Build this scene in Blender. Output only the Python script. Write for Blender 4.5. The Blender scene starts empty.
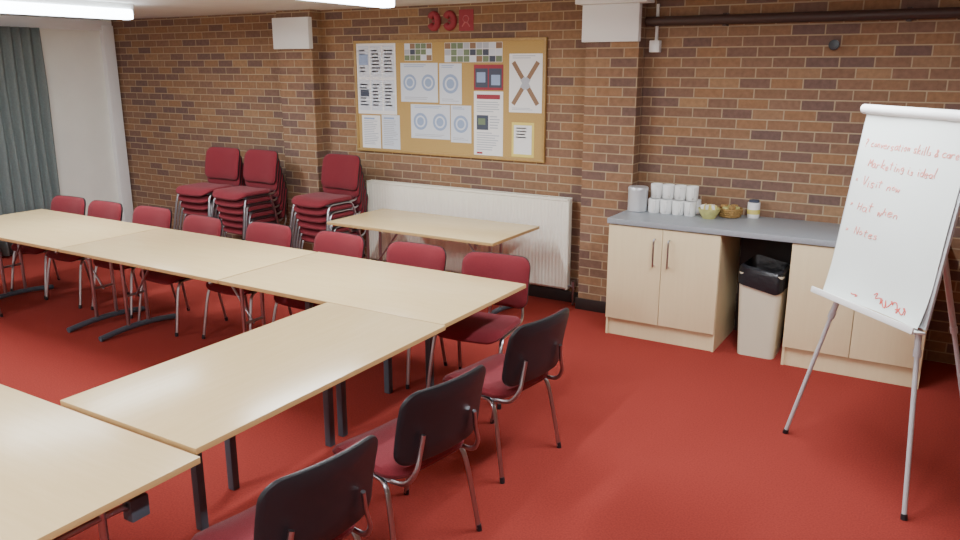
import bpy, bmesh, math, random
from mathutils import Vector, Matrix
random.seed(7)
R = math.radians
COL = bpy.context.scene.collection

def lin(c):
    c = c/255.0
    return c/12.92 if c <= 0.04045 else ((c+0.055)/1.055)**2.4
def rgb(r, g, b): return (lin(r), lin(g), lin(b), 1.0)

# ------------------------------------------------------------ materials
def mat(name, col, rough=0.5, metal=0.0, noise=0.0, nscale=40.0, bump=0.0, bscale=200.0, emit=0.0, spec=None, stretch=None, sheen=0.0):
    m = bpy.data.materials.new(name); m.use_nodes = True
    nt = m.node_tree; N = nt.nodes; L = nt.links
    b = N['Principled BSDF']
    b.inputs['Base Color'].default_value = col
    b.inputs['Roughness'].default_value = rough
    b.inputs['Metallic'].default_value = metal
    if spec is not None: b.inputs['Specular IOR Level'].default_value = spec
    if sheen: b.inputs['Sheen Weight'].default_value = sheen
    tc = N.new('ShaderNodeTexCoord')
    mp = N.new('ShaderNodeMapping'); L.new(tc.outputs['Object'], mp.inputs['Vector'])
    if stretch: mp.inputs['Scale'].default_value = stretch
    if noise > 0:
        n = N.new('ShaderNodeTexNoise'); n.inputs['Scale'].default_value = nscale; n.inputs['Detail'].default_value = 5
        L.new(mp.outputs[0], n.inputs['Vector'])
        r = N.new('ShaderNodeValToRGB')
        r.color_ramp.elements[0].position = 0.3; r.color_ramp.elements[1].position = 0.7
        lo = tuple(max(0, c*(1-noise)) for c in col[:3])+(1,)
        hi = tuple(min(1, c*(1+noise)) for c in col[:3])+(1,)
        r.color_ramp.elements[0].color = lo; r.color_ramp.elements[1].color = hi
        L.new(n.outputs['Fac'], r.inputs['Fac']); L.new(r.outputs['Color'], b.inputs['Base Color'])
    if bump > 0:
        n2 = N.new('ShaderNodeTexNoise'); n2.inputs['Scale'].default_value = bscale; n2.inputs['Detail'].default_value = 3
        L.new(mp.outputs[0], n2.inputs['Vector'])
        bp = N.new('ShaderNodeBump'); bp.inputs['Strength'].default_value = bump; bp.inputs['Distance'].default_value = 0.005
        L.new(n2.outputs['Fac'], bp.inputs['Height']); L.new(bp.outputs['Normal'], b.inputs['Normal'])
    if emit > 0:
        b.inputs['Emission Color'].default_value = col; b.inputs['Emission Strength'].default_value = emit
    return m

def brick_mat():
    m = bpy.data.materials.new('brick_wall'); m.use_nodes = True
    nt = m.node_tree; N = nt.nodes; L = nt.links; b = N['Principled BSDF']
    g = N.new('ShaderNodeNewGeometry'); s = N.new('ShaderNodeSeparateXYZ'); L.new(g.outputs['Position'], s.inputs[0])
    a = N.new('ShaderNodeMath'); a.operation = 'ADD'; L.new(s.outputs['X'], a.inputs[0]); L.new(s.outputs['Y'], a.inputs[1])
    c = N.new('ShaderNodeCombineXYZ'); L.new(a.outputs[0], c.inputs['X']); L.new(s.outputs['Z'], c.inputs['Y'])
    t = N.new('ShaderNodeTexBrick'); L.new(c.outputs[0], t.inputs['Vector'])
    t.inputs['Scale'].default_value = 1; t.inputs['Brick Width'].default_value = 0.225; t.inputs['Row Height'].default_value = 0.075
    t.inputs['Mortar Size'].default_value = 0.006; t.inputs['Mortar Smooth'].default_value = 0.5
    t.inputs['Color1'].default_value = (0, 0, 0, 1); t.inputs['Color2'].default_value = (1, 1, 1, 1)
    r = N.new('ShaderNodeValToRGB'); L.new(t.outputs['Color'], r.inputs['Fac'])
    e = r.color_ramp.elements
    e[0].position = 0; e[0].color = rgb(108, 85, 77)
    e[1].position = 1; e[1].color = rgb(154, 120, 86)
    for p, cc in ((.2, rgb(116, 89, 77)), (.4, rgb(133, 101, 76)), (.6, rgb(144, 108, 77)), (.8, rgb(126, 96, 78))):
        x = e.new(p); x.color = cc
    n = N.new('ShaderNodeTexNoise'); n.inputs['Scale'].default_value = 30; n.inputs['Detail'].default_value = 6
    L.new(g.outputs['Position'], n.inputs['Vector'])
    mx = N.new('ShaderNodeMix'); mx.data_type = 'RGBA'; mx.blend_type = 'OVERLAY'; mx.inputs[0].default_value = 0.35
    L.new(r.outputs['Color'], mx.inputs[6]); L.new(n.outputs['Fac'], mx.inputs[7])
    m2 = N.new('ShaderNodeMix'); m2.data_type = 'RGBA'; L.new(t.outputs['Fac'], m2.inputs[0])
    L.new(mx.outputs[2], m2.inputs[6]); m2.inputs[7].default_value = rgb(168, 148, 119)
    L.new(m2.outputs[2], b.inputs['Base Color']); b.inputs['Roughness'].default_value = 0.85
    bp = N.new('ShaderNodeBump'); bp.inputs['Strength'].default_value = 0.35; bp.inputs['Distance'].default_value = 0.005; bp.invert = True
    L.new(t.outputs['Fac'], bp.inputs['Height']); L.new(bp.outputs['Normal'], b.inputs['Normal'])
    return m

def wood_mat(name, base, dark, sc=(1.2, 14, 14), rough=0.35):
    m = bpy.data.materials.new(name); m.use_nodes = True
    nt = m.node_tree; N = nt.nodes; L = nt.links; b = N['Principled BSDF']
    tc = N.new('ShaderNodeTexCoord'); mp = N.new('ShaderNodeMapping'); mp.inputs['Scale'].default_value = sc
    L.new(tc.outputs['Object'], mp.inputs['Vector'])
    n = N.new('ShaderNodeTexNoise'); n.inputs['Scale'].default_value = 3.5; n.inputs['Detail'].default_value = 8; n.inputs['Distortion'].default_value = 0.6
    L.new(mp.outputs[0], n.inputs['Vector'])
    r = N.new('ShaderNodeValToRGB'); r.color_ramp.elements[0].position = .3; r.color_ramp.elements[1].position = .72
    r.color_ramp.elements[0].color = dark; r.color_ramp.elements[1].color = base
    L.new(n.outputs['Fac'], r.inputs['Fac']); L.new(r.outputs['Color'], b.inputs['Base Color'])
    b.inputs['Roughness'].default_value = rough
    return m

M_BRICK = brick_mat()
M_CARPET = mat('red_carpet', rgb(145, 58, 51), 0.97, noise=0.16, nscale=110, bump=0.6, bscale=350, spec=0.08)
M_CEIL = mat('ceiling_paint', rgb(220, 221, 218), 0.9, noise=0.03, nscale=4)
M_CREAM = mat('cream_paint', rgb(240, 241, 230), 0.7, noise=0.02, nscale=4)
M_WHITE = mat('white_paint', rgb(236, 238, 236), 0.5)
M_TOP = wood_mat('beech_laminate', rgb(228, 204, 154), rgb(223, 198, 147), (1.0, 10, 10), 0.26)
M_TOPY = wood_mat('beech_laminate_cross', rgb(228, 204, 154), rgb(223, 198, 147), (10, 1.0, 10), 0.26)
M_EDGE = mat('beech_edging', rgb(192, 158, 106), 0.45)
M_MAPLE = wood_mat('maple_laminate', rgb(229, 211, 170), rgb(225, 206, 164), (12, 12, 0.8), 0.42)
M_WORK = mat('grey_worktop', rgb(148, 154, 160), 0.4, noise=0.08, nscale=150)
M_FAB = mat('burgundy_fabric', rgb(118, 42, 50), 0.95, noise=0.15, nscale=200, bump=0.3, bscale=600, sheen=0.1, spec=0.12)
M_BLACK = mat('black_plastic', rgb(28, 31, 36), 0.42)
M_DARK = mat('dark_grey_steel', rgb(76, 86, 96), 0.45, metal=0.1)
M_CHROME = mat('chrome', rgb(178, 178, 184), 0.28, metal=1.0)
M_STEEL = mat('brushed_steel', rgb(205, 207, 210), 0.4, metal=0.4)
M_ALU = mat('grey_aluminium', rgb(196, 200, 204), 0.4, metal=0.1)
M_RAD = mat('radiator_enamel', rgb(238, 235, 220), 0.4)
M_CORK = mat('cork', rgb(182, 152, 94), 0.9, noise=0.12, nscale=150)
M_FRAME = mat('oak_frame', rgb(170, 138, 82), 0.5, noise=0.1)
M_PAPER = mat('white_paper', rgb(232, 234, 236), 0.8)
M_PAPERB = mat('bluish_paper', rgb(212, 220, 232), 0.8)
M_SHEET = mat('flip_chart_paper', rgb(222, 230, 226), 0.8)
M_INK = mat('grey_print', rgb(178, 184, 196), 0.8)
M_BLUE = mat('blue_print', rgb(150, 170, 205), 0.8)
M_DBLUE = mat('dark_photo_print', rgb(66, 74, 92), 0.6)
M_GREEN = mat('green_print', rgb(112, 130, 102), 0.7)
M_RED = mat('red_print', rgb(150, 52, 66), 0.7)
M_YEL = mat('yellow_print', rgb(220, 204, 110), 0.7)
M_BROWN = mat('brown_print', rgb(140, 112, 90), 0.8)
M_PEN = mat('red_marker_ink', rgb(226, 156, 146), 0.8)
M_PEN2 = mat('strong_red_marker_ink', rgb(214, 92, 84), 0.8)
M_PINK = mat('faded_pink_print', rgb(190, 110, 116), 0.7)
M_CURT = mat('grey_green_curtain', rgb(112, 122, 120), 0.95, noise=0.08, nscale=60, spec=0.1)
M_PORC = mat('white_porcelain', rgb(240, 240, 238), 0.2)
M_BIN = mat('cream_bin_plastic', rgb(215, 208, 184), 0.45)
M_BAG = mat('black_bin_liner', rgb(24, 25, 30), 0.35, bump=0.9, bscale=22)
M_WICK = mat('wicker', rgb(164, 130, 76), 0.8, noise=0.4, nscale=120, bump=0.8, bscale=150)
M_GLASSB = mat('yellow_green_ceramic', rgb(194, 190, 120), 0.4, noise=0.15, nscale=30)
M_SKIRT_SHADE = mat('dark_skirting_and_shade', rgb(42, 30, 28), 0.5)  # skirting colour, also used for the painted shade in the bin recess
M_PIPE = mat('dark_pipe_paint', rgb(66, 48, 42), 0.5)
M_LAMP = mat('lamp_diffuser', (0.84, 0.93, 1.0, 1), 0.5, emit=16.0)
M_REDSIGN = mat('red_sign_plastic', rgb(150, 48, 62), 0.6)

# ------------------------------------------------------------ mesh builder
class MB:
    def __init__(s): s.bm = bmesh.new()
    def box(s, x0, x1, y0, y1, z0, z1, mi=0, bevel=0.0, seg=2):
        t = bmesh.new(); r = bmesh.ops.create_cube(t, size=1)
        for v in t.verts:
            v.co = Vector(((x0+x1)/2+v.co.x*(x1-x0), (y0+y1)/2+v.co.y*(y1-y0), (z0+z1)/2+v.co.z*(z1-z0)))
        if bevel > 0:
            bmesh.ops.bevel(t, geom=t.edges[:], offset=bevel, segments=seg, affect='EDGES', profile=0.6)
        for f in t.faces: f.material_index = mi
        s._merge(t); return s
    def _merge(s, t, smooth=True):
        me = bpy.data.meshes.new('tmp')
        for f in t.faces: f.smooth = smooth
        t.to_mesh(me); t.free(); s.bm.from_mesh(me); bpy.data.meshes.remove(me)
    def tube(s, pts, r, mi=0, n=10, smooth=4, closed=False, rad2=None):
        P = [Vector(p) for p in pts]
        if smooth > 1 and len(P) > 2:
            Q = []; m = len(P)
            rng = range(m) if closed else range(m-1)
            for i in rng:
                p0 = P[(i-1) % m] if (closed or i > 0) else P[0]; p1 = P[i]; p2 = P[(i+1) % m]
                p3 = P[(i+2) % m] if (closed or i+2 < m) else P[-1]
                for k in range(smooth):
                    t = k/smooth
                    Q.append(0.5*((2*p1)+(-p0+p2)*t+(2*p0-5*p1+4*p2-p3)*t*t+(-p0+3*p1-3*p2+p3)*t**3))
            if not closed: Q.append(P[-1])
            P = Q
        m = len(P); rings = []; up = None
        for i, p in enumerate(P):
            if closed: d = (P[(i+1) % m]-P[i-1])
            else: d = (P[min(i+1, m-1)]-P[max(i-1, 0)])
            d.normalize()
            if up is None:
                up = Vector((0, 0, 1)) if abs(d.z) < 0.9 else Vector((1, 0, 0))
            a = d.cross(up)
            if a.length < 1e-4: a = d.cross(Vector((0, 1, 0)))
            a.normalize(); up = a.cross(d); up.normalize()
            rr2 = rad2 if rad2 else r
            rings.append([s.bm.verts.new(p+a*math.cos(2*math.pi*j/n)*r+up*math.sin(2*math.pi*j/n)*rr2) for j in range(n)])
        cnt = m if closed else m-1
        for i in range(cnt):
            A = rings[i]; B = rings[(i+1) % m]
            for j in range(n):
                f = s.bm.faces.new((A[j], A[(j+1) % n], B[(j+1) % n], B[j])); f.material_index = mi; f.smooth = True
        if not closed:
            f = s.bm.faces.new(rings[0][::-1]); f.material_index = mi
            f = s.bm.faces.new(rings[-1]); f.material_index = mi
        return s
    def lathe(s, prof, c=(0, 0, 0), n=24, mi=0, axis='Z'):
        rings = []
        for (r, z) in prof:
            if r < 1e-5: rings.append([s.bm.verts.new(Vector(c)+Vector((0, 0, z)))])
            else: rings.append([s.bm.verts.new(Vector(c)+Vector((r*math.cos(2*math.pi*j/n), r*math.sin(2*math.pi*j/n), z))) for j in range(n)])
        for A, B in zip(rings, rings[1:]):
            for j in range(n):
                if len(A) == 1 and len(B) == 1: continue
                if len(A) == 1: vs = (A[0], B[(j+1) % n], B[j])[::-1]
                elif len(B) == 1: vs = (A[j], A[(j+1) % n], B[0])
                else: vs = (A[j], A[(j+1) % n], B[(j+1) % n], B[j])
                f = s.bm.faces.new(vs); f.material_index = mi; f.smooth = True
        return s
    def pad(s, w, h, cr, prof, deform, mi=0, nc=6, taper=0.0):
        out = []
        for cx, cy, a0 in ((w/2-cr, h/2-cr, 0), (-w/2+cr, h/2-cr, 90), (-w/2+cr, -h/2+cr, 180), (w/2-cr, -h/2+cr, 270)):
            for k in range(nc+1):
                a = R(a0+90*k/nc); out.append((cx+cr*math.cos(a), cy+cr*math.sin(a)))
        D = []
        for i, p in enumerate(out):
            q = out[(i+1) % len(out)]; D.append(p)
            dist = math.hypot(q[0]-p[0], q[1]-p[1])
            if dist > 0.08:
                kk = int(dist/0.05)
                for k in range(1, kk): D.append((p[0]+(q[0]-p[0])*k/kk, p[1]+(q[1]-p[1])*k/kk))
        n = len(D); rings = []
        for sc, t in prof:
            if sc < 1e-5: rings.append([s.bm.verts.new(deform(0, 0, t))]); continue
            rings.append([s.bm.verts.new(deform(x*sc*(1-taper*(y/h+0.5)), y*sc, t)) for x, y in D])
        for A, B in zip(rings, rings[1:]):
            for j in range(n):
                if len(A) == 1: vs = (A[0], B[j], B[(j+1) % n])
                elif len(B) == 1: vs = (A[(j+1) % n], A[j], B[0])
                else: vs = (A[(j+1) % n], A[j], B[j], B[(j+1) % n])
                f = s.bm.faces.new(vs); f.material_index = mi; f.smooth = True
        return s
    def quadxz(s, x0, x1, z0, z1, y, mi=0):
        vs = [s.bm.verts.new((x0, y, z0)), s.bm.verts.new((x1, y, z0)), s.bm.verts.new((x1, y, z1)), s.bm.verts.new((x0, y, z1))]
        f = s.bm.faces.new(vs); f.material_index = mi; return s
    def mesh(s, name, mats, recalc=True):
        if recalc: bmesh.ops.recalc_face_normals(s.bm, faces=s.bm.faces[:])
        me = bpy.data.meshes.new(name); s.bm.to_mesh(me); s.bm.free()
        for m in mats: me.materials.append(m)
        try: me.set_sharp_from_angle(angle=R(38))
        except Exception: pass
        return me
    def obj(s, name, mats, parent=None, loc=(0, 0, 0), label=None, cat=None, kind=None, group=None, recalc=True):
        me = s.mesh(name, mats, recalc)
        o = bpy.data.objects.new(name, me); COL.objects.link(o); o.location = loc
        if parent: o.parent = parent
        tag(o, label, cat, kind, group); return o
def tag(o, label=None, cat=None, kind=None, group=None):
    if label: o['label'] = label
    if cat: o['category'] = cat
    if kind: o['kind'] = kind
    if group: o['group'] = group
def empty(name, loc, rz=0, label=None, cat=None, group=None):
    e = bpy.data.objects.new(name, None); COL.objects.link(e); e.location = loc; e.rotation_euler = (0, 0, rz)
    e.empty_display_size = 0.1; tag(e, label, cat, None, group); return e
def copy_tree(root, loc, rz, label=None, group=None):
    def rec(o, par):
        c = o.copy()
        COL.objects.link(c)
        if par is not None: c.parent = par
        for ch in list(o.children): rec(ch, c)
        return c
    c = rec(root, None); c.location = loc; c.rotation_euler = (0, 0, rz)
    if label: c['label'] = label
    if group: c['group'] = group
    return c

# ------------------------------------------------------------ room shell
WY = 6.2; CZ = 2.57; LX = -8.9; RX = 1.9; FY = -1.6
MB().box(LX-.1, RX+.1, FY-.1, WY+.1, -0.1, 0).obj('floor', [M_CARPET], kind='structure', label='dark red carpet floor')
MB().box(LX-.1, RX+.1, FY-.1, WY+.1, CZ, CZ+.1).obj('ceiling', [M_CEIL], kind='structure', label='off-white painted ceiling')
MB().box(LX-.1, RX+.1, WY, WY+.1, 0, CZ).obj('wall_back', [M_BRICK], kind='structure', label='brown brick wall')
MB().box(-2.66, -2.22, 6.05, WY, 0, CZ).obj('trim_5', [M_BRICK], kind='structure', label='projecting brown brick pier')
MB().box(-6.03, -5.58, 6.05, WY, 0, CZ).obj('trim_6', [M_BRICK], kind='structure', label='projecting brown brick pier')
MB().box(LX-.1, LX, FY, WY, 0, CZ).obj('wall_left', [M_CREAM], kind='structure', label='cream painted wall beside the curtain')
MB().box(RX, RX+.1, FY, WY, 0, CZ).obj('wall_right', [M_BRICK], kind='structure', label='brown brick wall')
MB().box(LX, RX, FY-.1, FY, 0, CZ).obj('wall_front', [M_CREAM], kind='structure', label='cream painted wall')
for x0, x1, y0, y1 in ((LX, -6.03, WY-.02, WY), (-5.58, -2.66, WY-.02, WY), (-2.68, -2.2, 6.035, 6.05), (-6.05, -5.56, 6.035, 6.05)):
    MB().box(x0, x1, y0, y1, 0, .1, bevel=.004).obj('baseboard_back', [M_SKIRT_SHADE], kind='structure', label='dark skirting board')
MB().box(-2.68, -2.21, 6.0, 6.06, 2.22, 2.50, bevel=.006).obj('trim_1', [M_WHITE], kind='structure', label='white beam end on a brick pier')
MB().box(-2.70, -2.12, 5.9, 6.08, 2.5, 2.57, bevel=.006).obj('trim_7', [M_WHITE], kind='structure', label='white beam end on a brick pier')
MB().box(-6.05, -5.57, 6.0, 6.06, 2.20, 2.5, bevel=.006).obj('trim_2', [M_WHITE], kind='structure', label='white beam end on a brick pier')
MB().box(LX, LX+.07, 6.03, 6.17, 0, 2.5, bevel=.006).obj('trim_3', [M_WHITE], kind='structure', label='white vertical frame at the wall corner')
MB().box(LX, LX+.05, 3.2, 6.17, 2.44, 2.56, bevel=.006).obj('trim_4', [M_WHITE], kind='structure', label='white pelmet rail above the curtain')
MB().box(-1.355, -.89, 6.165, 6.198, 0, .885).obj('recess_shade', [M_SKIRT_SHADE], kind='structure', label='dark added sheet standing for shade in the gap under the worktop')  # added dark sheet, stands for the shade behind the bin

p = MB().tube([(-2.2, 6.14, 2.37), (RX-.01, 6.14, 2.37)], .036, smooth=1)
for x in (-1.6, -.4, .8): p.box(x-.015, x+.015, 6.13, 6.2, 2.325, 2.415)
p.obj('wall_pipe', [M_PIPE], label='dark painted horizontal pipe high on brick wall', cat='pipe')
b = MB().box(-2.17, -2.09, 6.14, 6.2, 2.14, 2.23, bevel=.006); b.box(-2.14, -2.12, 6.18, 6.2, 2.23, 2.5)
b.obj('junction_box', [M_WHITE], label='small white electrical box with conduit on brick wall', cat='electrical box')
for x, z in ((-.84, 2.18), (-.05, 2.17)):
    MB().lathe([(0, 0), (.02, 0), (.022, .03), (.035, .035), (.035, .06), (0, .065)], n=16).obj('wall_fixing', [M_BLACK], loc=(x, 6.2, z), label='small dark round hook fixed to brick wall', cat='wall hook', group='dark hooks on the brick wall').rotation_euler = (R(90), 0, 0)

# ------------------------------------------------------------ lights
for X in (-6.46, -3.58, -0.7):
    for Y in (3.95, 0.6):
        e = empty('ceiling_light', (X, Y, CZ), 0, 'white fluorescent batten light mounted on the ceiling', 'ceiling light', 'fluorescent ceiling lights')
        MB().box(-.04, .04, -.76, .76, -.05, 0, bevel=.004).obj('light_body', [M_WHITE], e)
        MB().box(-.06, .06, -.74, .74, -.135, -.05, bevel=.02, seg=3).obj('diffuser', [M_LAMP], e)
        ld = bpy.data.lights.new('tube_lamp', 'AREA'); ld.shape = 'RECTANGLE'; ld.size = .1; ld.size_y = 1.45
        ld.energy = 61; ld.color = (0.93, 0.965, 1.0)
        lo = bpy.data.objects.new('tube_lamp', ld); COL.objects.link(lo); lo.parent = e; lo.location = (0, 0, -.15)
wd = bpy.data.worlds.new('World'); bpy.context.scene.world = wd; wd.use_nodes = True
wd.node_tree.nodes['Background'].inputs[0].default_value = (.6, .65, .7, 1); wd.node_tree.nodes['Background'].inputs[1].default_value = 0.3

# ------------------------------------------------------------ curtain
b = MB(); y = 3.3; n = 240; y1 = 5.2
zs = [0.03, .6, 1.2, 1.8, 2.3, 2.44]
grid = []
for i in range(n+1):
    yy = y+(y1-y)*i/n; ph = yy*2*math.pi/.115+0.8*math.sin(yy*5)
    grid.append([b.bm.verts.new((-8.76+.035*math.sin(ph)*(1 if z < 2.3 else .8)+.008*math.sin(z*3+yy*9), yy+.008*math.sin(z*2+yy*20), z)) for z in zs])
for A, B2 in zip(grid, grid[1:]):
    for k in range(len(zs)-1):
        f = b.bm.faces.new((A[k], A[k+1], B2[k+1], B2[k])); f.smooth = True
o = b.obj('curtain', [M_CURT], label='grey-green pleated floor-length curtain', cat='curtain')
md = o.modifiers.new('s', 'SOLIDIFY'); md.thickness = .003

# ------------------------------------------------------------ radiator
e = empty('radiator', (-3.8775, 6.19, 0.14), 0, 'cream ribbed panel radiator under the noticeboard', 'radiator')
b = MB(); W = 2.185; x = -W/2+.01; pr = []
step = W/66
while x < W/2-.02:
    pr += [(x, -.111), (x+step*.25, -.111), (x+step*.5, -.1145), (x+step*.85, -.1145)]; x += step
pr.append((W/2-.01, -.111)); prev = None
for (px, py) in pr:
    cur = [b.bm.verts.new((px, py+dy, z)) for dy, z in ((.02, .0), (0, .02), (0, .78), (.02, .8))]
    if prev:
        for k in range(3): b.bm.faces.new((prev[k], cur[k], cur[k+1], prev[k+1]))
    prev = cur
b.box(-W/2+.01, W/2-.01, -.055, -.045, .01, .78)
b.obj('panel', [M_RAD], e)
MB().box(-W/2, -W/2+.012, -.12, -.04, .0, .8, bevel=.003).obj('side_cover', [M_RAD], e)
MB().box(W/2-.012, W/2, -.12, -.04, .0, .8, bevel=.003).obj('side_cover', [M_RAD], e)
b = MB().box(-W/2, W/2, -.12, -.11, .785, .805); b.box(-W/2, W/2, -.05, -.04, .785, .805)
k = -W/2
while k < W/2: b.box(k, k+.008, -.115, -.045, .79, .803); k += .03
b.obj('top_grille', [M_RAD], e)
for x in (-.78, .78): MB().box(x-.02, x+.02, -.05, .008, .1, .7).obj('bracket', [M_RAD], e)
b = MB().tube([(W/2, -.08, .03), (W/2+.05, -.08, .03), (W/2+.05, -.08, -.03), (W/2+.05, -.08, -.135)], .009, smooth=2)
b.lathe([(0, .0), (.02, 0), (.022, .05), (0, .055)], (W/2+.05, -.08, .03), 14)
b.obj('valve', [M_CHROME], e)

# ------------------------------------------------------------ noticeboard
e = empty('noticeboard', (-4.115, 6.2, 1.222), 0, 'large cork noticeboard with wooden frame on brick wall', 'noticeboard')
MB().box(-1.03, 1.03, -.02, 0, 0.01, 1.04).obj('cork_panel', [M_CORK], e)
b = MB()
for bx in ((-1.04, 1.04, 0, .025), (-1.04, 1.04, 1.025, 1.05)): b.box(bx[0], bx[1], -.03, 0, bx[2], bx[3], bevel=.004)
b.box(-1.04, -1.015, -.03, 0, .02, 1.03, bevel=.004); b.box(1.015, 1.04, -.03, 0, .02, 1.03, bevel=.004)
b.obj('frame', [M_FRAME], e)
PM = [M_PAPER, M_INK, M_BLUE, M_DBLUE, M_GREEN, M_RED, M_YEL, M_BROWN, M_PAPERB]
def paper(x0, x1, z0, z1, kind, label, name='notice_paper'):
    b = MB(); w = x1-x0; h = z1-z0; y = -.0035
    base = {'photos': 0, 'poster': 5, 'yellow': 6, 'diagram': 8, 'textb': 8}.get(kind, 0)
    b.box(0, w, -.0025, 0, 0, h, base)
    rnd = random.Random(int(abs(x0)*1000+z0*77))
    def q(a, b1, c, d, mi, yy=y): b.quadxz(a*w, b1*w, c*h, d*h, yy, mi)
    def lines(a, b1, c, d, n, mi=1):
        for i in range(n):
            z = d-(d-c)*i/max(1, n); e2 = b1-(b1-a)*rnd.random()*.35
            q(a, e2, z-(d-c)/n*.38, z, mi)
    if kind == 'text' or kind == 'textb':
        q(.12, .7, .88, .93, 2); lines(.1, .9, .08, .84, 14)
    elif kind == 'columns':
        for i in range(3):
            a = .04+i*.32
            for j in range(2):
                c = .05+j*.48; q(a, a+.28, c, c+.44, 8); lines(a+.03, a+.25, c+.04, c+.38, 7)
        q(.06, .3, .7, .85, 2, y-.001); q(.08, .3, .25, .35, 3, y-.001)
    elif kind == 'diagram':
        nn = 2 if w > .35 else 1
        for i in range(nn):
            cx = w*(i+.5)/nn; cz = h*.5; r = min(w/nn, h)*.36
            for r0, r1, mi in ((r*.7, r, 2), (0.0, r*.5, 2)):
                m = 24; A = [b.bm.verts.new((cx+r0*math.cos(2*math.pi*k/m), y, cz+r0*math.sin(2*math.pi*k/m))) for k in range(m)] if r0 > 0 else None
                B3 = [b.bm.verts.new((cx+r1*math.cos(2*math.pi*k/m), y, cz+r1*math.sin(2*math.pi*k/m))) for k in range(m)]
                if A:
                    for k in range(m):
                        f = b.bm.faces.new((A[k], B3[k], B3[(k+1) % m], A[(k+1) % m])); f.material_index = mi
                else:
                    f = b.bm.faces.new(B3); f.material_index = mi
        lines(.1, .8, .87, .96, 2, 2); lines(.1, .9, .04, .13, 2)
    elif kind == 'photos':
        nx = max(2, int(w/.06)); nz = 3
        for i in range(nx):
            for j in range(nz):
                q((i+.04)/nx, (i+.96)/nx, (j+.05)/nz, (j+.95)/nz, rnd.choice([4, 3, 7, 1, 4, 8]))
    elif kind == 'poster':
        q(.05, .48, .1, .85, 3); q(.52, .95, .1, .85, 3); q(.1, .4, .3, .7, 2, y-.001); q(.6, .9, .2, .6, 2, y-.001)
    elif kind == 'leaflet':
        q(.1, .9, .88, .95, 5); lines(.1, .9, .66, .84, 5); q(.1, .5, .4, .63, 3); q(.15, .4, .48, .58, 4, y-.001); lines(.55, .92, .4, .62, 5); lines(.1, .9, .06, .36, 8); q(.1, .3, .02, .05, 5)
    elif kind == 'cross':
        for s1 in (1, -1):
            d = Vector((s1*w*.75, 0, h*.72)); d2 = d.normalized(); pn = Vector((d2.z, 0, -d2.x))*.02
            c = Vector((w/2, y-(.001 if s1 > 0 else 0), h/2))
            vs = [b.bm.verts.new(c+v) for v in (-d/2-pn, d/2-pn, d/2+pn, -d/2+pn)]
            f = b.bm.faces.new(vs); f.material_index = 7
            vs = [b.bm.verts.new(c+Vector((0, -.0005, 0))+v) for v in (-d*.12-pn*1.3, d*.12-pn*1.3, d*.12+pn*1.3, -d*.12+pn*1.3)]
            f = b.bm.faces.new(vs); f.material_index = 1
        lines(.1, .9, .9, .97, 2); lines(.1, .9, .03, .08, 2)
    elif kind == 'yellow':
        q(.1, .9, .08, .92, 0); lines(.2, .8, .5, .85, 4, 1)
    b.obj(name, PM, loc=(x0, 6.18, z0), label=label, cat='poster', recalc=False)
paper(-5.125, -4.655, 1.585, 2.245, 'columns', 'large sheet of pale leaflets pinned to noticeboard', 'notice_sheet')
paper(-5.085, -4.86, 1.255, 1.57, 'text', 'white printed notice pinned to noticeboard')
paper(-4.84, -4.625, 1.255, 1.58, 'textb', 'pale blue printed notice pinned to noticeboard')
paper(-4.55, -4.24, 2.085, 2.24, 'photos', 'block of small greenish photographs on noticeboard', 'photo_sheet')
paper(-4.60, -4.18, 1.71, 2.065, 'diagram', 'white sheet with two blue ring diagrams', 'diagram_sheet')
paper(-4.16, -3.92, 1.70, 2.06, 'diagram', 'white sheet with one blue ring diagram', 'diagram_sheet')
paper(-4.10, -3.50, 2.07, 2.24, 'photos', 'wide strip of small photographs on noticeboard', 'photo_sheet')
paper(-4.49, -4.05, 1.375, 1.69, 'diagram', 'pale sheet with two ring diagrams pinned low', 'diagram_sheet')
paper(-4.04, -3.82, 1.355, 1.69, 'diagram', 'pale sheet with single ring diagram pinned low', 'diagram_sheet')
paper(-3.79, -3.49, 1.83, 2.05, 'poster', 'dark red poster with two photographs', 'poster')
paper(-3.79, -3.49, 1.255, 1.82, 'leaflet', 'tall white leaflet with dark photo and text', 'leaflet')
paper(-3.43, -3.11, 1.645, 2.14, 'cross', 'white poster with large crossed bands', 'poster')
paper(-3.40, -3.18, 1.26, 1.56, 'yellow', 'white notice with yellow border', 'notice_paper')

# red signs above noticeboard
for sx, kind in ((-4.22, 'c'), (-4.05, 'o'), (-3.88, 'a')):
    b = MB()
    if kind in 'co':
        a0, a1 = (-150, 150)
        b.tube([(.045*math.cos(R(a)), -.012, .06*math.sin(R(a))) for a in [a0+(a1-a0)*k/14 for k in range(15)]], .03, smooth=1)
        b.box(-.02, .02, -.012, 0, -.01, .01)
        b.obj('red_bracket', [M_REDSIGN], loc=(sx, 6.2, 2.43), label='red curved hose bracket fixed above the noticeboard', cat='wall bracket')
    else:
        b.box(-.075, .075, -.006, 0, -.09, .09, 0, bevel=.002)
        b.tube([(.03*math.cos(R(60*k)), -.007, .01+.03*math.sin(R(60*k))) for k in range(6)], .005, 1, smooth=2, n=6, closed=True)
        b.tube([(-.04, -.007, -.055), (-.015, -.007, -.02)], .006, 1, smooth=1, n=6)
        b.tube([(.04, -.007, -.055), (.015, -.007, -.02)], .006, 1, smooth=1, n=6)
        b.obj('fire_sign', [M_REDSIGN, M_PINK], loc=(sx, 6.2, 2.43), label='small red square sign with pale symbol', cat='sign')

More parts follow.
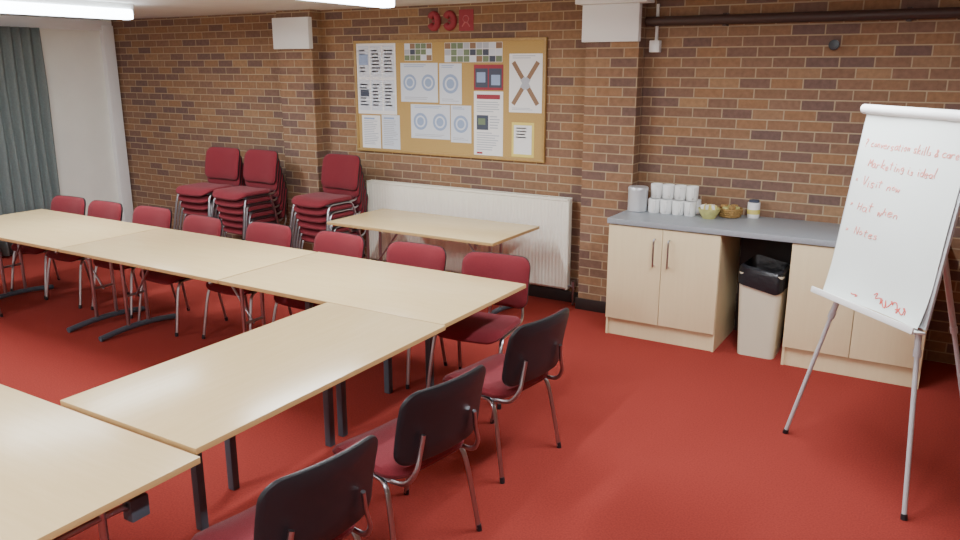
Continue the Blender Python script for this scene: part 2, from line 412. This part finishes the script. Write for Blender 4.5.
# ------------------------------------------------------------ tables
def table(x0, x1, y0, y1, z, style, label, along='X', posts=None, inset=.2, drop=0.0, half=None):
    cx, cy = (x0+x1)/2, (y0+y1)/2
    e = empty('meeting_table' if style != 'side' else 'side_table', (cx, cy, 0), 0, label, 'table')
    hx, hy = (x1-x0)/2-.002, (y1-y0)/2-.002
    b = MB(); b.box(-hx, hx, -hy, hy, z-.025, z, 0, bevel=.0025)
    b.bm.normal_update()
    for f in b.bm.faces:
        if abs(f.normal.z) < .5: f.material_index = 1
    b.obj('tabletop', [M_TOP if along == 'X' else M_TOPY, M_EDGE], e)
    if style in ('tleg', 'side'):
        for sg in (-1, 1):
            px = sg*(hx-inset)
            P = lambda u, v, w: (px+u, v, w)
            hf = half or min(hy-.08, .34)
            zt = z-.045-drop
            b = MB()
            for v in (-.09, .09):
                b.tube([P(0, v, .05), P(0, v, z-.03)], .014, smooth=1)
            b.tube([P(0, -hf, zt-.035), P(0, -hf+.04, zt), P(0, hf-.04, zt), P(0, hf, zt-.035)], .012, smooth=3)
            b.tube([P(0, -.09, .3), P(0, .09, .3)], .01, smooth=1)
            b.tube([P(0, .0, .28), P(-sg*.33, 0, z-.04)], .008, smooth=1)
            b.box(px-.03, px+.03, -.11, .11, z-.045, z-.025)
            lg = b.obj('leg', [M_CHROME], e, label='chrome twin-column folding leg')
            if drop:
                b = MB(); b.box(px-.025, px+.025, hf-.02, hf+.05, zt-.06, zt+.02, bevel=.005); b.tube([P(0, hf+.02, zt), P(0, hf+.02, z-.03)], .012, smooth=1)
                b.obj('hinge', [M_DARK], lg)
            f2 = min(hy-.08, .34)
            b = MB(); b.tube([P(0, -f2, .022), P(0, -.12, .045), P(0, .12, .045), P(0, f2, .022)], .022, smooth=3)
            b.obj('foot', [M_DARK], lg)
    else:
        for (px, py) in posts:
            px -= cx; py -= cy
            b = MB().box(px-.02, px+.02, py-.02, py+.02, 0, z-.05, bevel=.004)
            b.box(px-.04, px+.04, py-.04, py+.04, z-.055, z-.025)
            b.obj('leg', [M_DARK], e)
        xs = [p[0]-cx for p in posts]; ys = [p[1]-cy for p in posts]
        for yy in (min(ys), max(ys)):
            MB().box(min(xs)-.05, max(xs)+.05, yy-.01, yy+.01, z-.06, z-.03).obj('apron', [M_DARK], e)
    return e
TZ = .73
table(-3.9, -2.19, 3.262, 4.19, TZ, 'post', 'light beech meeting table with dark legs at the corner', posts=[(-2.75, 3.93), (-2.95, 3.75), (-3.6, 3.75), (-3.6, 3.93)])
table(-5.62, -3.905, 3.262, 4.18, TZ, 'tleg', 'light beech folding meeting table in a long row')
table(-7.36, -5.625, 3.262, 4.18, TZ, 'tleg', 'light beech folding meeting table at end of row')
table(-2.985, -2.17, 1.655, 3.258, TZ+.001, 'post', 'light beech meeting table with dark legs, set crosswise', along='Y', posts=[(-2.73, 2.08), (-2.88, 2.40), (-2.78, 3.0), (-2.80, 3.13)])
table(-3.85, -2.13, .84, 1.645, TZ-.012, 'tleg', 'light beech folding meeting table with chrome rail legs', inset=.12, drop=.07, half=.2)
table(-4.62, -2.95, 5.08, 5.87, TZ, 'side', 'light beech folding table standing against the radiator')

# ------------------------------------------------------------ chair
def build_chair(loc, rz, label, group):
    e = empty('stacking_chair', loc, rz, label, 'chair', group)
    b = MB()
    def ds(u, v, t):
        dip = -.012*(1-(2*u/.46)**2)
        roll = -.035*max(0, (-v-.12)/.1)**2
        return Vector((u, v-.01, .445+t+dip+roll))
    b.pad(.475, .43, .08, [(0, .035), (.45, .035), (.8, .032), (.94, .023), (1, .004), (.98, -.012)], ds, 0)
    seat = b.obj('seat', [M_FAB], e)
    b = MB(); b.pad(.465, .42, .08, [(0, -.022), (.6, -.022), (.95, -.022), (1.0, -.012), (.98, -.006), (0, -.006)], ds, 0)
    b.obj('seat_pan', [M_BLACK], seat, label='black seat underside')
    def db(u, v, t):
        z = .668+v; lean = .256+(z-.53)*.20
        bow = -.034*(2*u/.48)**2
        return Vector((u, lean+bow+t-.01*math.cos(v*9), z))
    b = MB(); b.pad(.484, .330, .07, [(0, -.026), (.5, -.026), (.85, -.022), (.96, -.012), (1, -.001), (1, .003), (.9, .004), (0, .004)], db, 0)
    back = b.obj('backrest', [M_FAB], e)
    b = MB(); b.pad(.490, .336, .072, [(0, .004), (.9, .004), (1, .003), (1, .010), (.985, .018), (.92, .024), (.5, .027), (0, .028)], db, 0)
    b.obj('backrest_shell', [M_BLACK], back, label='black plastic rear shell')
    b = MB()
    for s in (-1, 1):
        b.tube([(s*.205, -.17, .418), (s*.208, 0, .416), (s*.208, .16, .416), (s*.2, .245, .43), (s*.185, .288, .49), (s*.165, .292, .56), (s*.15, .298, .64)], .0085, smooth=4, rad2=.011)
    b.tube([(-.205, -.13, .412), (.205, -.13, .412)], .009, smooth=1); b.tube([(-.205, .12, .412), (.205, .12, .412)], .009, smooth=1)
    b.obj('frame', [M_CHROME], e)
    for sx in (-1, 1):
        for sy in (-1, 1):
            b = MB()
            b.tube([(sx*.25, sy*.235, .012), (sx*.243, sy*.21, .16), (sx*.233, sy*.18, .32), (sx*.226, sy*.155, .39), (sx*.22, sy*.11, .414), (sx*.22, 0, .416)], .0095, smooth=4, rad2=.013)
            b.tube([(sx*.251, sy*.238, .0), (sx*.2495, sy*.234, .03)], .013, 1, smooth=1)
            b.obj('leg', [M_CHROME, M_BLACK], e)
    return e
g1 = 'burgundy stacking chairs around the tables'
ch = build_chair((-1.955, 3.42, 0), R(-99), 'burgundy chair with black shell back, near table corner', g1)
copy_tree(ch, (-1.92, 2.51, 0), R(-100), 'burgundy chair with black shell back beside crosswise table', g1)
copy_tree(ch, (-1.90, 1.75, 0), R(-98), 'burgundy chair with black shell back beside crosswise table', g1)
for X, Y, a in ((-2.49, 4.11, 6), (-3.14, 4.09, 2), (-3.86, 4.09, -2), (-4.56, 4.08, 0), (-5.27, 4.02, -3), (-5.99, 4.10, 2), (-6.61, 4.06, 0), (-7.16, 4.06, 3)):
    copy_tree(ch, (X, Y, 0), R(a), 'burgundy padded chair tucked under the long table row', g1)
copy_tree(ch, (-6.95, 3.1, 0), R(180), 'burgundy padded chair at the near side of the table row', g1)
g2 = 'burgundy chairs in stacks by the wall'
for (X, Y, a) in ((-5.16, 5.62, -3), (-6.14, 5.52, -2), (-6.66, 5.5, 1)):
    for k in range(6):
        copy_tree(ch, (X+.004*k, Y-.024*(k-5), .074*k), R(a+random.uniform(-1, 1)), 'burgundy chair in a stack against the brick wall', g2)

# ------------------------------------------------------------ kitchen counter
def cabinet(x0, x1, label):
    cx = (x0+x1)/2; w = x1-x0
    e = empty('base_cabinet', (cx, 5.57, 0), 0, label, 'cabinet')
    b = MB(); b.box(-w/2, -w/2+.018, 0, .58, 0, .883); b.box(w/2-.018, w/2, 0, .58, 0, .883)
    b.box(-w/2+.018, w/2-.018, 0.02, .58, .13, .15); b.box(-w/2+.018, w/2-.018, .565, .58, .15, .883); b.box(-w/2+.018, w/2-.018, 0.0, .58, .86, .883)
    b.obj('body', [M_MAPLE], e)
    MB().box(-w/2+.018, w/2-.018, .012, .028, 0, .128).obj('plinth', [M_MAPLE], e)
    for s in (-1, 1):
        a, c = (-w/2+.002, -.002) if s < 0 else (.002, w/2-.002)
        d = MB().box(a, c, -.02, -.001, .14, .876, bevel=.002).obj('door', [M_MAPLE], e)
        hx = s*.055
        h = MB().tube([(hx, -.02, .60), (hx, -.045, .60), (hx, -.052, .62), (hx, -.052, .78), (hx, -.045, .80), (hx, -.02, .80)], .007, smooth=3)
        h.obj('handle', [M_CHROME], d)
    return e
cabinet(-2.205, -1.36, 'pale maple double-door base cabinet with steel bar handles')
cabinet(-.885, -.03, 'pale maple double-door base cabinet behind the flip chart')
WZ = .925
MB().box(-2.215, .0, 5.535, 6.198, .885, WZ, bevel=.004).obj('worktop', [M_WORK], label='grey laminate worktop spanning two cabinets', cat='worktop')
e = empty('waste_bin', (-1.08, 5.77, 0), 0, 'cream plastic bin with black liner under the worktop', 'bin')
def ring(b, w, d, z, r=.04, n=5, f=None):
    vs = []; i = 0
    for cx, cy, a0 in ((w/2-r, d/2-r, 0), (-w/2+r, d/2-r, 90), (-w/2+r, -d/2+r, 180), (w/2-r, -d/2+r, 270)):
        for k in range(n+1):
            a = R(a0+90*k/n); p = Vector((cx+r*math.cos(a), cy+r*math.sin(a), z))
            if f: p = f(p, math.atan2(p.y, p.x))
            vs.append(b.bm.verts.new(p))
    return vs
def loft(b, rs, mi=0, cap0=True, cap1=False):
    for A, B2 in zip(rs, rs[1:]):
        n = len(A)
        for j in range(n):
            f = b.bm.faces.new((A[j], A[(j+1) % n], B2[(j+1) % n], B2[j])); f.material_index = mi; f.smooth = True
    if cap0: b.bm.faces.new(rs[0][::-1])
    if cap1: b.bm.faces.new(rs[-1])
b = MB()
loft(b, [ring(b, .26, .28, 0), ring(b, .26, .28, .01), ring(b, .305, .33, .60), ring(b, .31, .335, .62), ring(b, .29, .32, .62), ring(b, .24, .28, .1)], cap1=True)
b.obj('bin_body', [M_BIN], e)
b = MB(); rs = []
for w_, d_, z_, am in ((.320, .350, .52, .022), (.322, .352, .56, .01), (.318, .346, .62, .005), (.31, .34, .65, .014), (.28, .31, .665, .016), (.25, .28, .6, .015), (.22, .25, .4, .01), (.16, .2, .25, 0)):
    rs.append(ring(b, w_, d_, z_, .06, 10, lambda p, a, am=am: p+Vector((math.cos(a), math.sin(a), 0))*.004*math.sin(9*a+p.z*30)+Vector((0, 0, am*math.sin(3*a+1.3)+am*.6*math.sin(7*a)))))
loft(b, rs, cap0=False, cap1=True)
b.obj('bin_liner', [M_BAG], e)

# worktop items
e = empty('storage_canister', (-2.13, 5.95, WZ), 0, 'squat pale silver canister on the grey worktop', 'canister')
MB().lathe([(0, 0), (.07, 0), (.077, .005), (.077, .165), (0, .168)], n=28).obj('body', [M_STEEL], e)
MB().lathe([(0, .166), (.079, .166), (.079, .185), (.073, .193), (0, .196)], n=28).obj('lid', [M_STEEL], e)
def mug(x, y, z, rz, first=[None]):
    if first[0] is None:
        e = empty('mug', (x, y, z), rz, 'plain white mug in a cluster on the worktop', 'mug', 'white mugs on the worktop')
        MB().lathe([(0, 0), (.041, 0), (.0445, .005), (.046, .05), (.0465, .108), (.044, .109), (.042, .05), (.038, .012), (0, .01)], n=24).obj('body', [M_PORC], e)
        MB().tube([(.044, 0, .092), (.068, 0, .092), (.077, 0, .06), (.065, 0, .028), (.044, 0, .024)], .0065, smooth=4, n=8).obj('handle', [M_PORC], e)
        first[0] = e
    else: copy_tree(first[0], (x, y, z), rz)
mx0 = -1.995
for i in range(4): mug(mx0+.0945*i, 5.955, WZ, R(-70+random.uniform(-10, 10)))
for i in range(4): mug(mx0+.005+.0945*i, 6.065, WZ, R(80+random.uniform(-10, 10)))
for i in range(4): mug(mx0-.005+.0945*i, 6.01, WZ+.109, R(-70+random.uniform(-12, 12)))
b = MB().lathe([(0, 0), (.045, 0), (.05, .008), (.072, .045), (.084, .075), (.08, .077), (.065, .05), (.035, .014), (0, .012)], n=28)
b.obj('bowl', [M_GLASSB], loc=(-1.555, 5.92, WZ), label='yellow-green patterned bowl of sachets on worktop', cat='bowl')
for i in range(8):
    b = MB().box(-.024, .024, -.005, .005, 0, .075, bevel=.002); o = b.obj('sugar_sachet', [M_PAPER if i % 2 else M_YEL], loc=(-1.59+.01*i, 5.905+.012*(i % 3), WZ+.03), label='small paper sachet standing in a bowl', cat='sachet', group='sachets in the bowl')
    o.rotation_euler = (R(random.uniform(-18, 18)), R(random.uniform(-14, 14)), R(random.uniform(0, 180)))
BX, BY = -1.435, 6.06
b = MB(); b.lathe([(0, 0), (.07, 0), (.08, .02), (.088, .045), (.092, .07), (.086, .072), (.078, .03), (.05, .012), (0, .01)], n=28)
for z in (.012, .028, .044, .06): b.tube([((.076+z*.25)*math.cos(2*math.pi*k/24), (.076+z*.25)*math.sin(2*math.pi*k/24), z) for k in range(24)], .005, closed=True, smooth=1, n=6)
b.obj('wicker_basket', [M_WICK], loc=(BX, BY, WZ), label='small round brown wicker basket on worktop', cat='basket')
for i in range(7):
    b = MB().lathe([(0, 0), (.018, 0), (.028, .014), (.026, .028), (0, .034)], n=12)
    rr = .045 if i else 0
    b.obj('biscuit_pack', [M_WICK if i % 2 else M_GLASSB], loc=(BX+rr*math.cos(i*1.05), BY+rr*math.sin(i*1.05), WZ+.05+.01*(i % 2)), label='small wrapped snack in a wicker basket', cat='snack', group='snacks in the basket')
e = empty('tea_canister', (-1.275, 6.12, WZ), 0, 'white pot with yellow band and dark lid on worktop', 'pot')
MB().lathe([(0, 0), (.043, 0), (.046, .004), (.046, .03)], n=24).obj('base', [M_PORC], e)
MB().lathe([(.0465, .03), (.0465, .065)], n=24).obj('label_band', [M_YEL], e)
MB().lathe([(.046, .065), (.046, .115), (.038, .118), (0, .118)], n=24).obj('rim', [M_PORC], e)
MB().lathe([(0, .118), (.037, .118), (.037, .135), (0, .137)], n=24).obj('lid', [M_DBLUE], e)

# ------------------------------------------------------------ flip chart
e = empty('flip_chart', (-.32, 4.13, 0), R(-45.2), 'white flip chart easel with red handwriting on grey tripod', 'flip chart')
for nm, pts in (('leg', [(-.465, 0, 0), (-.27, .115, 1.0), (-.1, .22, 1.75)]), ('leg', [(.455, 0, 0), (.25, .115, 1.0), (.08, .22, 1.75)]), ('leg', [(0, .82, 0), (0, .27, 1.7)])):
    b = MB(); A = Vector(pts[0]); B2 = Vector(pts[-1])
    b.tube([A, A.lerp(B2, .45)], .0115, smooth=1); b.tube([A.lerp(B2, .42), B2], .015, smooth=1)
    b.tube([A, A.lerp(B2, .015)], .015, 1, smooth=1)
    b.tube([A.lerp(B2, .42), A.lerp(B2, .44)], .018, 0, smooth=1)
    b.obj('leg', [M_ALU, M_BLACK], e)
tilt = math.atan2(.13, .94)
bd = MB().box(-.36, .34, 0, .015, 0, .97, bevel=.004).obj('board', [M_ALU], e, loc=(0, .075, .88)); bd.rotation_euler = (-tilt, 0, 0)
def sheet_y(t, i): return -.006-.03*max(0, 1-t*4)**2*(.6+.4*math.sin(i*.7)) - .002*math.sin(t*9+i)
b = MB(); nx, nz = 10, 24
for off, flip in ((0, False), (.0015, True)):
    g = []
    for i in range(nx+1):
        x = -.345+.67*i/nx
        g.append([b.bm.verts.new((x, sheet_y(k/nz, i)+off, .95*k/nz)) for k in range(nz+1)])
    for A, B2 in zip(g, g[1:]):
        for k in range(nz):
            vs = (A[k], B2[k], B2[k+1], A[k+1])
            f = b.bm.faces.new(vs[::-1] if flip else vs); f.smooth = True
G = {
'a': [[(.6,.45),(.3,.5),(.1,.25),(.3,.0),(.55,.15),(.6,.45),(.62,.1),(.75,.0)]],
'c': [[(.6,.42),(.3,.5),(.1,.25),(.3,.0),(.65,.08)]],
'd': [[(.6,.4),(.3,.5),(.1,.25),(.3,0),(.6,.15),(.65,1.0),(.62,.1),(.75,0)]],
'e': [[(.1,.25),(.55,.3),(.45,.5),(.15,.4),(.12,.1),(.35,0),(.65,.1)]],
'g': [[(.6,.45),(.3,.5),(.1,.25),(.3,.05),(.6,.2),(.62,.45),(.6,-.3),(.2,-.35)]],
'h': [[(.15,1),(.12,0)],[(.12,.3),(.4,.5),(.55,.35),(.58,0)]],
'i': [[(.2,.5),(.2,0),(.3,0)],[(.2,.7),(.22,.73)]],
'k': [[(.15,1),(.12,0)],[(.55,.5),(.15,.22),(.6,0)]],
'l': [[(.2,1),(.18,.1),(.32,0)]],
'n': [[(.12,.5),(.12,0),(.15,.3),(.4,.5),(.55,.35),(.58,0)]],
'o': [[(.35,.5),(.1,.25),(.35,0),(.6,.25),(.35,.5)]],
'r': [[(.15,.5),(.15,0),(.18,.3),(.35,.48),(.55,.45)]],
's': [[(.55,.45),(.25,.48),(.2,.3),(.5,.2),(.45,.02),(.1,.05)]],
't': [[(.3,.9),(.28,.1),(.45,0)],[(.08,.6),(.55,.6)]],
'v': [[(.1,.5),(.3,0),(.55,.5)]],
'w': [[(.08,.5),(.2,0),(.35,.4),(.5,0),(.65,.5)]],
'M': [[(.1,0),(.15,.95),(.4,.4),(.65,.95),(.7,0)]],
'V': [[(.1,.95),(.35,0),(.6,.95)]],
'H': [[(.12,.95),(.12,0)],[(.6,.95),(.6,0)],[(.12,.5),(.6,.5)]],
'N': [[(.12,0),(.12,.95),(.6,0),(.6,.95)]],
'?': [[(.1,.8),(.35,.98),(.5,.75),(.3,.5),(.3,.25)],[(.3,.02),(.32,.05)]],
'&': [[(.7,.3),(.35,0),(.1,.2),(.5,.75),(.35,.95),(.2,.75),(.7,0)]],
'*': [[(.2,.3),(.45,.6)],[(.45,.3),(.2,.6)]],
}
def handwrite(b, s, x, z, size, drift, wd=1.0):
    rn = random.Random(len(s)*7)
    for chh in s:
        if chh == ' ': x += size*.5*wd; continue
        jz = rn.uniform(-.12, .12)*size; sc = size*rn.uniform(.8, 1.2)
        for st in G[chh]:
            pts = []
            for (u, v) in st:
                px = x+(u+.18*v)*sc*.8*wd+rn.uniform(-.0018, .0018); pz = z+jz+v*sc*.9+rn.uniform(-.0018, .0018); t = max(0, min(1, pz/.95))
                pts.append((px, sheet_y(t, (px+.345)/.067), pz))
            b.tube(pts, .0032, 1, smooth=3, n=6)
        x += sc*(.36 if chh in 'il' else .6)*wd; z += drift
for s, x, z, sz, dr, wd_ in (('? conversation skills & care', -.31, .77, .04, .0, .92), ('Marketing is ideal', -.255, .675, .042, -.0003, 1.05), ('* Visit now', -.325, .58, .046, 0, 1.2), ('* Hat when', -.325, .455, .046, -.0006, 1.3), ('* Notes', -.315, .33, .046, 0, 1.35)):
    handwrite(b, s, x, z, sz, dr, wd_)
rs_ = random.Random(5)
for (x0, z0, n_, a_) in ((.0, .06, 9, .026), (.06, .05, 16, .024), (.16, .05, 9, .018), (-.13, .035, 5, .008)):
    pts = []
    for k in range(n_):
        px = x0+.009*k+rs_.uniform(-.012, .012); pz = max(.012, z0+rs_.uniform(-a_, a_))
        pts.append((px, sheet_y(pz/.95, (px+.345)/.067)-.001, pz))
    b.tube(pts, .003, 2, smooth=3, n=5)
pp = b.obj('paper_pad', [M_SHEET, M_PEN, M_PEN2], bd, label='white paper pad with faint red handwritten lines', recalc=False)
b = MB().tube([(-.37, -.012, .955), (.35, -.012, .955)], .024, smooth=1, n=14); b.box(-.37, .35, -.02, .02, .93, .975, bevel=.006)
b.obj('clamp_bar', [M_WHITE], bd)
b = MB().box(-.37, .35, -.075, .0, -.02, -.008, bevel=.003); b.box(-.37, .35, -.08, -.07, -.02, .012, bevel=.003)
b.obj('pen_tray', [M_WHITE], bd)

# ------------------------------------------------------------ camera
cd = bpy.data.cameras.new('camera'); cam = bpy.data.objects.new('camera', cd); COL.objects.link(cam)
cam.location = (0, 0, 2.04); cam.rotation_euler = (R(90-14.5), 0, R(31.1)); cd.lens = 36*790/960; cd.sensor_width = 36
cd.clip_start = .05
bpy.context.scene.camera = cam
